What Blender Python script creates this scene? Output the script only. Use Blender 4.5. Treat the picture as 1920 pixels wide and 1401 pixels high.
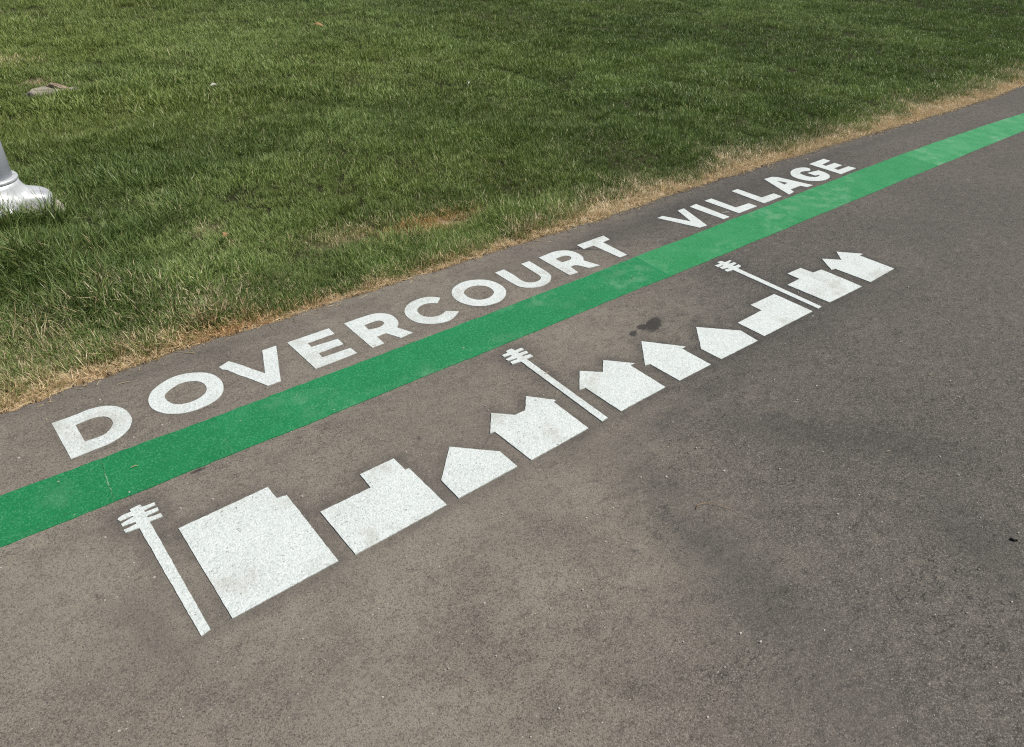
import bpy, bmesh, math, random
import numpy as np
from mathutils import Matrix, Vector
from mathutils.geometry import tessellate_polygon

for _o in list(bpy.data.objects):
    bpy.data.objects.remove(_o, do_unlink=True)
SC = bpy.context.scene
COL = SC.collection
RNG = np.random.default_rng(7)
random.seed(7)

# ------------------------------------------------------------------ camera
cam_d = bpy.data.cameras.new('camera')
cam = bpy.data.objects.new('camera', cam_d)
COL.objects.link(cam)
SC.camera = cam
cam_d.sensor_fit = 'HORIZONTAL'
cam_d.sensor_width = 36.0
cam_d.lens = 25.173
cam_d.clip_start = 0.05
cam_d.clip_end = 600.0
cam.matrix_world = Matrix(((0.77236792, 0.33492099, -0.53969967, 0.0),
                           (-0.63415572, 0.45473413, -0.62535062, 0.0),
                           (0.0359768, 0.82525438, 0.56361411, 1.6),
                           (0, 0, 0, 1)))

# ------------------------------------------------------------------ sky, sun, exposure
SUN_EL = math.radians(55)
SUN_AZ = math.atan2(0.80, -0.60)          # clockwise from +Y
world = bpy.data.worlds.new('World')
SC.world = world
world.use_nodes = True
wn = world.node_tree
sky = wn.nodes.new('ShaderNodeTexSky')
sky.sky_type = 'NISHITA'
sky.sun_disc = False
sky.sun_elevation = SUN_EL
sky.sun_rotation = SUN_AZ
wn.nodes['Background'].inputs['Strength'].default_value = 0.065
wn.links.new(sky.outputs['Color'], wn.nodes['Background'].inputs['Color'])
sun_d = bpy.data.lights.new('sun', 'SUN')
sun_d.energy = 4.75
sun_d.angle = math.radians(0.53)
sun_d.color = (1.0, 0.955, 0.88)
sun = bpy.data.objects.new('sun', sun_d)
COL.objects.link(sun)
to_sun = Vector((math.sin(SUN_AZ) * math.cos(SUN_EL), math.cos(SUN_AZ) * math.cos(SUN_EL), math.sin(SUN_EL)))
sun.rotation_euler = to_sun.to_track_quat('Z', 'Y').to_euler()
sun.location = to_sun * 20
SC.view_settings.view_transform = 'Standard'
SC.view_settings.look = 'None'
SC.view_settings.gamma = 1.0
SC.view_settings.exposure = -0.05
SC.render.engine = 'CYCLES'
SC.cycles.max_bounces = 5
SC.cycles.diffuse_bounces = 3
SC.cycles.glossy_bounces = 2
SC.cycles.transmission_bounces = 3
SC.cycles.use_denoising = False
SC.cycles.filter_width = 1.15
SC.cycles.transparent_max_bounces = 4

# ------------------------------------------------------------------ measured ground plan (metres: x along the stripe, y towards the lawn)
SHAPES = {
 'D': [[(0.0492,2.4845),(0.0612,2.4846),(0.0755,2.4847),(0.0901,2.4851),(0.1046,2.486),(0.1193,2.4872),(0.1334,2.4885),(0.1461,2.4904),(0.1582,2.4924),(0.1705,2.4932),(0.1835,2.4921),(0.1967,2.4898),(0.209,2.4862),(0.22,2.4814),(0.2301,2.4753),(0.2394,2.4677),(0.2481,2.4587),(0.2561,2.4483),(0.2627,2.4368),(0.2677,2.4238),(0.2713,2.4097),(0.2737,2.396),(0.2748,2.3826),(0.2748,2.3695),(0.274,2.3577),(0.2727,2.3481),(0.2706,2.3399),(0.2673,2.3312),(0.2629,2.3212),(0.2573,2.3109),(0.2506,2.3012),(0.2426,2.2921),(0.2334,2.2835),(0.2238,2.276),(0.2139,2.2697),(0.2035,2.2645),(0.193,2.2603),(0.1835,2.2571),(0.1738,2.2549),(0.1616,2.2531),(0.1452,2.2515),(0.1264,2.2504),(0.1078,2.2492),(0.0904,2.2479),(0.0733,2.2467),(0.0563,2.2455)], [(0.1111,2.4267),(0.1262,2.4291),(0.1441,2.4318),(0.1595,2.4333),(0.17,2.4327),(0.1779,2.4307),(0.1851,2.428),(0.1921,2.4249),(0.1984,2.421),(0.2038,2.4161),(0.2082,2.4096),(0.2118,2.4021),(0.2144,2.3943),(0.2159,2.386),(0.2164,2.3774),(0.216,2.3695),(0.2149,2.3628),(0.2129,2.3568),(0.2101,2.3507),(0.2065,2.3443),(0.2021,2.3379),(0.197,2.3318),(0.1912,2.3259),(0.1847,2.3204),(0.1779,2.316),(0.1714,2.3131),(0.1646,2.3114),(0.1555,2.3105),(0.1428,2.3108),(0.1278,2.3119),(0.113,2.3131)]],
 'O1': [[(0.3519,2.4275),(0.3548,2.4359),(0.3582,2.443),(0.3624,2.4505),(0.3672,2.459),(0.3729,2.4679),(0.38,2.4765),(0.3891,2.4847),(0.3996,2.4926),(0.4105,2.4997),(0.4216,2.5061),(0.4332,2.5117),(0.4449,2.5162),(0.4567,2.5197),(0.4686,2.5221),(0.4805,2.5232),(0.4924,2.5227),(0.5044,2.5209),(0.5162,2.5179),(0.528,2.5135),(0.5397,2.508),(0.5505,2.5019),(0.5604,2.4956),(0.5694,2.4888),(0.5776,2.4811),(0.5848,2.4727),(0.591,2.4636),(0.5962,2.4534),(0.6004,2.4418),(0.6035,2.4293),(0.6057,2.4171),(0.6068,2.4057),(0.607,2.3946),(0.6063,2.3835),(0.6046,2.3723),(0.602,2.3612),(0.5987,2.3505),(0.5949,2.3401),(0.5904,2.3301),(0.5849,2.3207),(0.5785,2.3117),(0.5712,2.3031),(0.5632,2.2957),(0.5545,2.2895),(0.5452,2.2844),(0.5351,2.28),(0.5244,2.2764),(0.513,2.2736),(0.501,2.2714),(0.4883,2.2697),(0.4751,2.2686),(0.4625,2.2685),(0.4508,2.2697),(0.4398,2.2719),(0.4294,2.2749),(0.4199,2.2784),(0.411,2.2827),(0.4023,2.2877),(0.3936,2.2936),(0.3852,2.3002),(0.3776,2.3073),(0.3714,2.3147),(0.366,2.3225),(0.3611,2.3312),(0.3563,2.3411),(0.3518,2.3519),(0.3485,2.3626),(0.3467,2.373),(0.3459,2.3835),(0.3461,2.3941),(0.3473,2.4055),(0.3493,2.4171)], [(0.4064,2.4178),(0.4086,2.4228),(0.4114,2.4278),(0.4153,2.4326),(0.4203,2.4374),(0.4264,2.4421),(0.4334,2.4468),(0.4415,2.452),(0.4507,2.4571),(0.4599,2.4612),(0.469,2.4638),(0.4783,2.4652),(0.4871,2.4654),(0.4954,2.464),(0.5033,2.4614),(0.5107,2.4582),(0.5173,2.455),(0.5235,2.4512),(0.5291,2.4467),(0.5344,2.4413),(0.5392,2.4352),(0.5431,2.4281),(0.5459,2.4198),(0.5477,2.4106),(0.5486,2.4017),(0.5485,2.3933),(0.5475,2.3853),(0.5458,2.3776),(0.5433,2.3702),(0.5402,2.3632),(0.5363,2.3568),(0.5318,2.3511),(0.5266,2.346),(0.5201,2.3413),(0.5117,2.3365),(0.502,2.332),(0.4927,2.3287),(0.4843,2.3268),(0.4763,2.3259),(0.4683,2.3259),(0.4602,2.3266),(0.4522,2.328),(0.4447,2.3302),(0.4377,2.333),(0.4312,2.3365),(0.4253,2.3409),(0.42,2.346),(0.4155,2.3519),(0.4117,2.3585),(0.4088,2.3661),(0.4068,2.3743),(0.4053,2.3822),(0.4043,2.3894),(0.4038,2.3962),(0.4038,2.4024),(0.4041,2.4079),(0.4049,2.4129)]],
 'V1': [[(0.6343,2.4877),(0.6795,2.5062),(0.6998,2.4696),(0.7582,2.3418),(0.8179,2.5042),(0.8769,2.5044),(0.8006,2.3011),(0.7859,2.259),(0.7417,2.2577),(0.7313,2.26),(0.7048,2.327),(0.6726,2.3936),(0.6516,2.4508),(0.6371,2.4653)]],
 'E1': [[(0.9237,2.5009),(1.1145,2.5043),(1.1127,2.4513),(0.9879,2.4477),(0.9879,2.4115),(1.104,2.4057),(1.1035,2.357),(0.9895,2.3519),(0.9872,2.3147),(1.112,2.3124),(1.1147,2.2623),(0.9288,2.2565)]],
 'R1': [[(1.1861,2.5035),(1.2095,2.5044),(1.2374,2.5054),(1.2614,2.5061),(1.2774,2.5062),(1.2894,2.5061),(1.301,2.5055),(1.3134,2.5049),(1.3254,2.5039),(1.3367,2.5013),(1.3475,2.4964),(1.3576,2.49),(1.3666,2.4828),(1.3742,2.4751),(1.3807,2.4668),(1.3856,2.4577),(1.389,2.4479),(1.391,2.4375),(1.3917,2.4265),(1.3912,2.4147),(1.3894,2.4025),(1.387,2.3914),(1.3842,2.3823),(1.3807,2.3743),(1.3759,2.3662),(1.3691,2.3577),(1.3611,2.3491),(1.3532,2.3406),(1.3848,2.265),(1.3206,2.26),(1.3143,2.2737),(1.3069,2.2899),(1.3005,2.3036),(1.2962,2.3131),(1.293,2.3201),(1.2895,2.3251),(1.2859,2.3277),(1.282,2.3282),(1.2761,2.3281),(1.2669,2.3279),(1.2558,2.3271),(1.2447,2.3263),(1.2413,2.263),(1.1845,2.2616)], [(1.2493,2.4404),(1.2608,2.4412),(1.2744,2.4421),(1.2867,2.4425),(1.2965,2.4425),(1.305,2.442),(1.3122,2.4407),(1.3182,2.4381),(1.3228,2.4347),(1.3263,2.4305),(1.3286,2.4253),(1.3297,2.4194),(1.3297,2.4138),(1.3284,2.4088),(1.326,2.4042),(1.3226,2.4001),(1.3183,2.3963),(1.313,2.393),(1.3068,2.3904),(1.2999,2.3884),(1.292,2.3871),(1.2827,2.387),(1.2713,2.3887),(1.2585,2.3916),(1.2457,2.3945)]],
 'C': [[(1.6571,2.4533),(1.6519,2.4604),(1.6457,2.4688),(1.6391,2.4764),(1.6323,2.4825),(1.6251,2.4877),(1.6171,2.4921),(1.6084,2.4959),(1.5989,2.499),(1.5885,2.501),(1.5769,2.5019),(1.5645,2.5017),(1.5521,2.5008),(1.5397,2.4992),(1.5274,2.4968),(1.5153,2.4929),(1.5034,2.4872),(1.4919,2.4802),(1.4814,2.4724),(1.4723,2.464),(1.4642,2.455),(1.4573,2.4457),(1.4516,2.4366),(1.4469,2.4273),(1.4431,2.4169),(1.4399,2.405),(1.4375,2.392),(1.4363,2.3792),(1.4367,2.3666),(1.4382,2.3542),(1.4409,2.3423),(1.4442,2.3315),(1.4487,2.3214),(1.455,2.3114),(1.464,2.3009),(1.4749,2.2905),(1.4859,2.2816),(1.4963,2.2748),(1.5069,2.2695),(1.5177,2.2652),(1.5289,2.2616),(1.5404,2.2591),(1.552,2.2579),(1.5636,2.2581),(1.5752,2.2596),(1.5865,2.2623),(1.5974,2.2664),(1.608,2.2716),(1.6186,2.2776),(1.6295,2.2843),(1.6405,2.2918),(1.6515,2.2994),(1.6078,2.3375),(1.599,2.3329),(1.5888,2.3276),(1.5789,2.3234),(1.5702,2.3212),(1.5619,2.3201),(1.5535,2.3202),(1.5446,2.3214),(1.5355,2.3237),(1.5271,2.3273),(1.5194,2.3324),(1.5123,2.3389),(1.5063,2.3457),(1.5018,2.3526),(1.4984,2.36),(1.4963,2.3679),(1.4957,2.3767),(1.4963,2.3862),(1.4976,2.3949),(1.4991,2.4024),(1.5013,2.4091),(1.505,2.4157),(1.5109,2.4228),(1.5183,2.4298),(1.5264,2.4357),(1.535,2.4401),(1.5442,2.4433),(1.5537,2.4451),(1.5638,2.4453),(1.5741,2.4441),(1.5834,2.4419),(1.5909,2.4384),(1.5972,2.4338),(1.6027,2.4293),(1.6073,2.4252),(1.611,2.4212),(1.6148,2.4171)]],
 'O2': [[(1.7305,2.4658),(1.7381,2.4752),(1.7467,2.4845),(1.7558,2.4925),(1.7649,2.4987),(1.7744,2.5036),(1.7849,2.5081),(1.7972,2.5128),(1.8104,2.5171),(1.8234,2.5199),(1.8357,2.521),(1.8477,2.5206),(1.8596,2.519),(1.8717,2.5164),(1.8837,2.5126),(1.8951,2.508),(1.9058,2.5027),(1.916,2.4967),(1.9255,2.4897),(1.9343,2.482),(1.9425,2.4733),(1.9495,2.4632),(1.9555,2.4514),(1.9605,2.4382),(1.9641,2.4248),(1.9663,2.4109),(1.9672,2.3968),(1.9669,2.3834),(1.9652,2.3709),(1.9623,2.3592),(1.9586,2.3481),(1.9541,2.3377),(1.9488,2.328),(1.9427,2.3189),(1.9357,2.3106),(1.9279,2.3028),(1.9195,2.2956),(1.9105,2.2889),(1.9008,2.2827),(1.8904,2.2771),(1.879,2.272),(1.8668,2.2674),(1.8543,2.2643),(1.8415,2.2631),(1.8284,2.2633),(1.816,2.2642),(1.8045,2.2657),(1.7936,2.2679),(1.7833,2.2709),(1.7738,2.2746),(1.765,2.2792),(1.7564,2.2847),(1.7479,2.2914),(1.7396,2.2992),(1.7322,2.3075),(1.726,2.3164),(1.7207,2.3259),(1.7162,2.3358),(1.7122,2.3461),(1.709,2.3567),(1.7067,2.3679),(1.7056,2.3799),(1.7055,2.3924),(1.7064,2.4045),(1.7082,2.4159),(1.711,2.427),(1.7146,2.4376),(1.719,2.4474),(1.7242,2.4567)], [(1.7769,2.4328),(1.7829,2.4395),(1.7902,2.4456),(1.7986,2.4508),(1.8083,2.4552),(1.819,2.4586),(1.8293,2.4606),(1.8388,2.4607),(1.848,2.4594),(1.8568,2.457),(1.8656,2.4536),(1.874,2.4492),(1.8817,2.4439),(1.8888,2.4375),(1.8952,2.4302),(1.9003,2.4224),(1.9036,2.4142),(1.9056,2.4054),(1.9065,2.3966),(1.9063,2.3874),(1.905,2.3781),(1.903,2.3697),(1.9005,2.3625),(1.8973,2.356),(1.893,2.35),(1.8872,2.3441),(1.8802,2.3385),(1.8725,2.3336),(1.8638,2.3292),(1.8542,2.3254),(1.8447,2.3228),(1.8354,2.3218),(1.8262,2.3219),(1.8172,2.323),(1.8084,2.325),(1.8,2.328),(1.7925,2.3321),(1.7862,2.3378),(1.7808,2.3448),(1.7762,2.3524),(1.7721,2.3606),(1.7687,2.3695),(1.7665,2.3787),(1.7658,2.3886),(1.7662,2.3989),(1.7675,2.4085),(1.7696,2.4173),(1.7726,2.4254)]],
 'U': [[(2.0262,2.5105),(2.0853,2.5129),(2.086,2.4918),(2.0868,2.467),(2.0868,2.4439),(2.0856,2.424),(2.0837,2.4057),(2.0822,2.3901),(2.0815,2.378),(2.0812,2.3684),(2.0817,2.3599),(2.0832,2.3522),(2.0855,2.3455),(2.0893,2.3393),(2.0949,2.333),(2.102,2.327),(2.1097,2.3223),(2.1178,2.3192),(2.1264,2.3173),(2.1352,2.3169),(2.1442,2.318),(2.1533,2.3205),(2.1614,2.3237),(2.1681,2.3275),(2.1738,2.332),(2.1785,2.3374),(2.1824,2.3436),(2.1855,2.3507),(2.1877,2.3595),(2.1888,2.3683),(2.1891,2.3788),(2.1899,2.3975),(2.1918,2.4295),(2.1942,2.4704),(2.1967,2.5118),(2.2534,2.5138),(2.252,2.4844),(2.2503,2.4501),(2.2488,2.4204),(2.2478,2.3988),(2.247,2.3815),(2.2455,2.3662),(2.243,2.3526),(2.2399,2.341),(2.2359,2.3307),(2.2312,2.3218),(2.2256,2.3142),(2.2185,2.3065),(2.2096,2.2978),(2.1992,2.2891),(2.1881,2.2818),(2.1766,2.2764),(2.1645,2.2724),(2.1518,2.2697),(2.1384,2.2681),(2.1245,2.2678),(2.1109,2.2689),(2.0974,2.2719),(2.0841,2.2763),(2.0722,2.2816),(2.062,2.2875),(2.0531,2.2943),(2.0454,2.3022),(2.0387,2.3108),(2.0331,2.3205),(2.0289,2.3321),(2.0264,2.3463),(2.0252,2.3626),(2.0246,2.3802),(2.0243,2.3992),(2.0246,2.4196),(2.025,2.441),(2.0253,2.4634),(2.0257,2.4869)]],
 'R2': [[(2.3196,2.5159),(2.3382,2.5179),(2.3604,2.5202),(2.3813,2.5222),(2.3992,2.5238),(2.4157,2.5251),(2.4312,2.525),(2.4455,2.5236),(2.4587,2.5208),(2.4713,2.5165),(2.4841,2.5103),(2.4963,2.5026),(2.5066,2.4936),(2.5143,2.4836),(2.5201,2.4725),(2.5239,2.4603),(2.5257,2.4466),(2.5256,2.4319),(2.5242,2.4181),(2.522,2.4059),(2.5186,2.3947),(2.5137,2.3841),(2.5068,2.3742),(2.4985,2.3649),(2.4902,2.3557),(2.5195,2.267),(2.4515,2.2772),(2.4465,2.2883),(2.4406,2.3014),(2.435,2.313),(2.4304,2.3222),(2.4261,2.3299),(2.4215,2.3359),(2.4165,2.3399),(2.4112,2.3422),(2.4052,2.3435),(2.3979,2.3436),(2.39,2.3427),(2.382,2.3417),(2.372,2.2739),(2.314,2.2755)], [(2.3822,2.4558),(2.3934,2.4573),(2.4068,2.4592),(2.4194,2.46),(2.4308,2.4593),(2.4415,2.4576),(2.4504,2.4548),(2.4568,2.4506),(2.4612,2.4453),(2.464,2.4395),(2.4651,2.4333),(2.4644,2.4266),(2.4619,2.4203),(2.4574,2.4144),(2.451,2.4089),(2.4433,2.4048),(2.4341,2.4027),(2.4235,2.402),(2.4129,2.4018),(2.4025,2.4021),(2.392,2.403),(2.3815,2.4038)]],
 'T': [[(2.5952,2.5157),(2.8062,2.5236),(2.7988,2.469),(2.7397,2.4623),(2.7307,2.2738),(2.6738,2.2744),(2.6642,2.4616),(2.5905,2.4591)]],
 'V2': [[(3.2581,2.5227),(3.3098,2.5266),(3.3857,2.3729),(3.4552,2.5307),(3.5156,2.5318),(3.4182,2.281),(3.354,2.2851)]],
 'I': [[(3.5669,2.5287),(3.6386,2.5375),(3.6398,2.2855),(3.5783,2.2853)]],
 'L1': [[(3.7278,2.5414),(3.7981,2.543),(3.8004,2.3573),(3.9302,2.3534),(3.934,2.2949),(3.7373,2.2894)]],
 'L2': [[(4.0213,2.5514),(4.0893,2.5537),(4.0905,2.3675),(4.2233,2.3669),(4.2202,2.305),(4.0129,2.2996)]],
 'A': [[(4.4117,2.569),(4.4991,2.5649),(4.5301,2.5377),(4.5916,2.3083),(4.5233,2.3103),(4.5045,2.3509),(4.3854,2.348),(4.3657,2.3091),(4.2907,2.2983)], [(4.4562,2.4998),(4.4852,2.4322),(4.433,2.4241)]],
 'G': [[(4.8472,2.4881),(4.8616,2.4927),(4.8773,2.5013),(4.8883,2.511),(4.8925,2.5215),(4.8919,2.533),(4.887,2.5436),(4.8775,2.5529),(4.8636,2.5613),(4.8461,2.5674),(4.8241,2.571),(4.7986,2.5723),(4.7743,2.5714),(4.7529,2.568),(4.7327,2.5624),(4.7133,2.5548),(4.694,2.5447),(4.6755,2.5326),(4.6598,2.5204),(4.6476,2.5091),(4.6382,2.4975),(4.6311,2.4846),(4.626,2.4694),(4.6232,2.4528),(4.623,2.436),(4.6255,2.419),(4.6305,2.4019),(4.6386,2.3857),(4.6503,2.3705),(4.665,2.3562),(4.6815,2.344),(4.6995,2.3339),(4.7194,2.3259),(4.7409,2.3206),(4.7654,2.3186),(4.7916,2.3194),(4.8153,2.3223),(4.8351,2.3274),(4.8523,2.3345),(4.8668,2.3428),(4.8783,2.3518),(4.887,2.3619),(4.8943,2.373),(4.9007,2.3851),(4.9057,2.3982),(4.9094,2.412),(4.9111,2.4265),(4.9115,2.4417),(4.9119,2.457),(4.7875,2.4711),(4.7863,2.4096),(4.8283,2.4026),(4.8273,2.3999),(4.8258,2.3968),(4.8208,2.3937),(4.8099,2.3902),(4.7956,2.3867),(4.7817,2.3853),(4.7688,2.3864),(4.7563,2.3896),(4.7455,2.3955),(4.7364,2.4048),(4.729,2.4168),(4.7243,2.4299),(4.7232,2.4451),(4.7249,2.4615),(4.7278,2.4756),(4.7311,2.486),(4.7356,2.4941),(4.7429,2.5004),(4.7543,2.5053),(4.7685,2.5084),(4.7822,2.5096),(4.7944,2.508),(4.8062,2.5045),(4.8174,2.5005),(4.8273,2.4953),(4.8367,2.4897)]],
 'E2': [[(4.9809,2.5745),(5.1896,2.5826),(5.1901,2.5286),(5.0566,2.5148),(5.049,2.4814),(5.1725,2.4826),(5.17,2.4216),(5.051,2.4189),(5.0441,2.3803),(5.1852,2.3822),(5.1965,2.3281),(4.9736,2.3207)]],
 'P1': [[(0.1373,1.896),(0.1685,1.8992),(0.17,1.8851),(0.2049,1.8829),(0.2045,1.8712),(0.1694,1.8671),(0.1706,1.8575),(0.2054,1.8557),(0.205,1.8414),(0.1689,1.8386),(0.1693,1.8296),(0.2055,1.825),(0.206,1.8088),(0.1691,1.8105),(0.1735,1.3359),(0.1484,1.3299),(0.1376,1.8019),(0.1011,1.806),(0.0991,1.8204),(0.1356,1.8243),(0.136,1.8338),(0.1006,1.8372),(0.1003,1.8499),(0.1369,1.8587),(0.1363,1.8649),(0.1018,1.8637),(0.0974,1.8732),(0.1006,1.8793),(0.1138,1.8849),(0.1378,1.8839)]],
 'P2': [[(1.6132,1.915),(1.645,1.917),(1.6489,1.8969),(1.6837,1.8975),(1.6832,1.8804),(1.6485,1.8799),(1.6486,1.8696),(1.6836,1.868),(1.6824,1.8517),(1.6473,1.8518),(1.6471,1.8435),(1.681,1.8373),(1.6808,1.8188),(1.6448,1.8201),(1.6305,1.3422),(1.5987,1.3404),(1.6148,1.8188),(1.5737,1.8243),(1.5773,1.8414),(1.6132,1.8399),(1.6148,1.8487),(1.5767,1.8534),(1.5737,1.8672),(1.6108,1.8718),(1.6115,1.8797),(1.5802,1.8858),(1.5812,1.9002),(1.611,1.9015)]],
 'P3': [[(3.0562,1.9332),(3.0877,1.9313),(3.0905,1.9091),(3.1317,1.9095),(3.1371,1.9019),(3.0939,1.8908),(3.0967,1.8836),(3.1317,1.8818),(3.1325,1.8664),(3.0911,1.8613),(3.0918,1.8504),(3.1291,1.8503),(3.124,1.8319),(3.0861,1.8259),(3.0708,1.3365),(3.0397,1.3347),(3.0496,1.8286),(3.007,1.8332),(3.0103,1.8537),(3.0466,1.8512),(3.0457,1.8596),(3.0099,1.8693),(3.0164,1.8879),(3.0462,1.8851),(3.0502,1.8927),(3.0119,1.8937),(3.0111,1.915),(3.0537,1.9138)]],
 'B1': [[(0.2262,1.7315),(0.5043,1.74),(0.5057,1.6767),(0.5359,1.6707),(0.5368,1.339),(0.2299,1.3334)]],
 'B2': [[(0.585,1.5429),(0.7597,1.5431),(0.7638,1.618),(0.8913,1.619),(0.8921,1.5481),(0.906,1.5477),(0.9074,1.3347),(0.5864,1.329)]],
 'B3': [[(1.0748,1.5562),(1.1979,1.4328),(1.197,1.3391),(0.9542,1.3359),(0.9574,1.4367)]],
 'B4': [[(1.3064,1.6202),(1.3694,1.5589),(1.4178,1.5583),(1.4758,1.6245),(1.5519,1.5375),(1.536,1.5343),(1.5311,1.3423),(1.255,1.3348),(1.2497,1.5278),(1.2318,1.5305)]],
 'B5': [[(1.7609,1.6264),(1.8294,1.5647),(1.8937,1.626),(1.9825,1.5326),(1.9563,1.5332),(1.9543,1.3451),(1.6996,1.3416),(1.6972,1.528),(1.6695,1.5327)]],
 'B6': [[(2.1339,1.633),(2.2566,1.4902),(2.2302,1.4893),(2.2307,1.3387),(2.0338,1.3406),(2.0295,1.4911),(2.0047,1.4953)]],
 'B7': [[(2.4249,1.5693),(2.5642,1.4301),(2.5519,1.3337),(2.2996,1.3383),(2.2952,1.4386)]],
 'B8': [[(2.6108,1.4805),(2.8008,1.4845),(2.8036,1.5468),(2.994,1.5442),(2.9933,1.3369),(2.6097,1.3398)]],
 'B9': [[(3.1353,1.5625),(3.246,1.5644),(3.2476,1.635),(3.3659,1.6338),(3.3715,1.5634),(3.4407,1.5571),(3.4349,1.3302),(3.1416,1.3363)]],
 'B10': [[(3.5654,1.6295),(3.6413,1.5581),(3.7174,1.6311),(3.8153,1.5304),(3.7788,1.53),(3.7768,1.3347),(3.5185,1.3287),(3.5103,1.5195),(3.4814,1.5237)]],
}
STRIPE_TOP = [(-0.2,2.1936),(0.2,2.1902),(0.6,2.19),(1,2.1926),(1.4,2.1977),(1.8,2.2048),(2.2,2.2136),(2.6,2.2235),(3,2.2343),(3.4,2.2454),(3.8,2.2565),(4.2,2.2672),(4.6,2.2771),(5,2.2857),(5.4,2.2927),(5.8,2.2976),(6.2,2.3),(6.6,2.2996),(7,2.2959),(7.4,2.2885),(7.8,2.277),(8.2,2.2609)]
STRIPE_BOT = [(-0.2,1.9592),(0.2,1.9585),(0.6,1.9587),(1,1.9598),(1.4,1.9617),(1.8,1.9642),(2.2,1.9672),(2.6,1.9708),(3,1.9747),(3.4,1.9789),(3.8,1.9834),(4.2,1.988),(4.6,1.9926),(5,1.9971),(5.4,2.0015),(5.8,2.0056),(6.2,2.0095),(6.6,2.0129),(7,2.0158),(7.4,2.018),(7.8,2.0197),(8.2,2.0205)]
PATH_EDGE = [(-0.079,2.6507),(0.051,2.6521),(0.186,2.6812),(0.374,2.6872),(0.502,2.6924),(0.646,2.7103),(0.919,2.6939),(1.447,2.7022),(1.657,2.7099),(1.895,2.7008),(2.11,2.7072),(2.219,2.7237),(2.487,2.7155),(2.856,2.7074),(3.315,2.7107),(3.634,2.7434),(4.474,2.7454),(5.407,2.7431),(6.306,2.7213),(7.368,2.6983),(8.758,2.7074),(9.527,2.7552)]


# ------------------------------------------------------------------ helpers
def mesh_obj(name, verts, faces, mat=None, parent=None, smooth=False):
    me = bpy.data.meshes.new(name)
    me.from_pydata([tuple(v) for v in verts], [], [tuple(f) for f in faces])
    me.update()
    if smooth:
        me.polygons.foreach_set('use_smooth', [True] * len(me.polygons))
    if mat:
        me.materials.append(mat)
    o = bpy.data.objects.new(name, me)
    COL.objects.link(o)
    if parent:
        o.parent = parent
    return o

def tag(o, label=None, cat=None, group=None, kind=None):
    if label: o['label'] = label
    if cat: o['category'] = cat
    if group: o['group'] = group
    if kind: o['kind'] = kind
    return o

def thing(name, loc, label, cat, group=None):
    o = bpy.data.objects.new(name, None)
    o.empty_display_size = 0.1
    COL.objects.link(o)
    o.location = loc
    return tag(o, label, cat, group)

def add_attr(o, name, vals, typ='FLOAT'):
    a = o.data.attributes.new(name, typ, 'POINT')
    a.data.foreach_set('vector' if typ == 'FLOAT_VECTOR' else 'value', np.ascontiguousarray(vals).ravel())

_lat = np.random.default_rng(99).random((257, 257))
def vnoise(x, y, s, seed=0):
    x = np.asarray(x, float) * s + 17.3 * seed + 1000; y = np.asarray(y, float) * s + 9.1 * seed + 1000
    xi = np.floor(x).astype(int); yi = np.floor(y).astype(int)
    fx = x - xi; fy = y - yi
    fx = fx * fx * (3 - 2 * fx); fy = fy * fy * (3 - 2 * fy)
    g = lambda a, b: _lat[a % 256, b % 256]
    return (g(xi, yi) * (1 - fx) + g(xi + 1, yi) * fx) * (1 - fy) + (g(xi, yi + 1) * (1 - fx) + g(xi + 1, yi + 1) * fx) * fy

def sstep(a, b, t):
    t = np.clip((t - a) / (b - a), 0, 1)
    return t * t * (3 - 2 * t)

def gauss(x, y, cx, cy, rx, ry, ang=0.0):
    c, s = math.cos(ang), math.sin(ang)
    dx, dy = x - cx, y - cy
    u, v = dx * c + dy * s, -dx * s + dy * c
    return np.exp(-(u / rx) ** 2 - (v / ry) ** 2)

_E = np.array(PATH_EDGE)
def edge_y(x):
    x = np.asarray(x, float)
    return np.interp(x, _E[:, 0], _E[:, 1])

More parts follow.
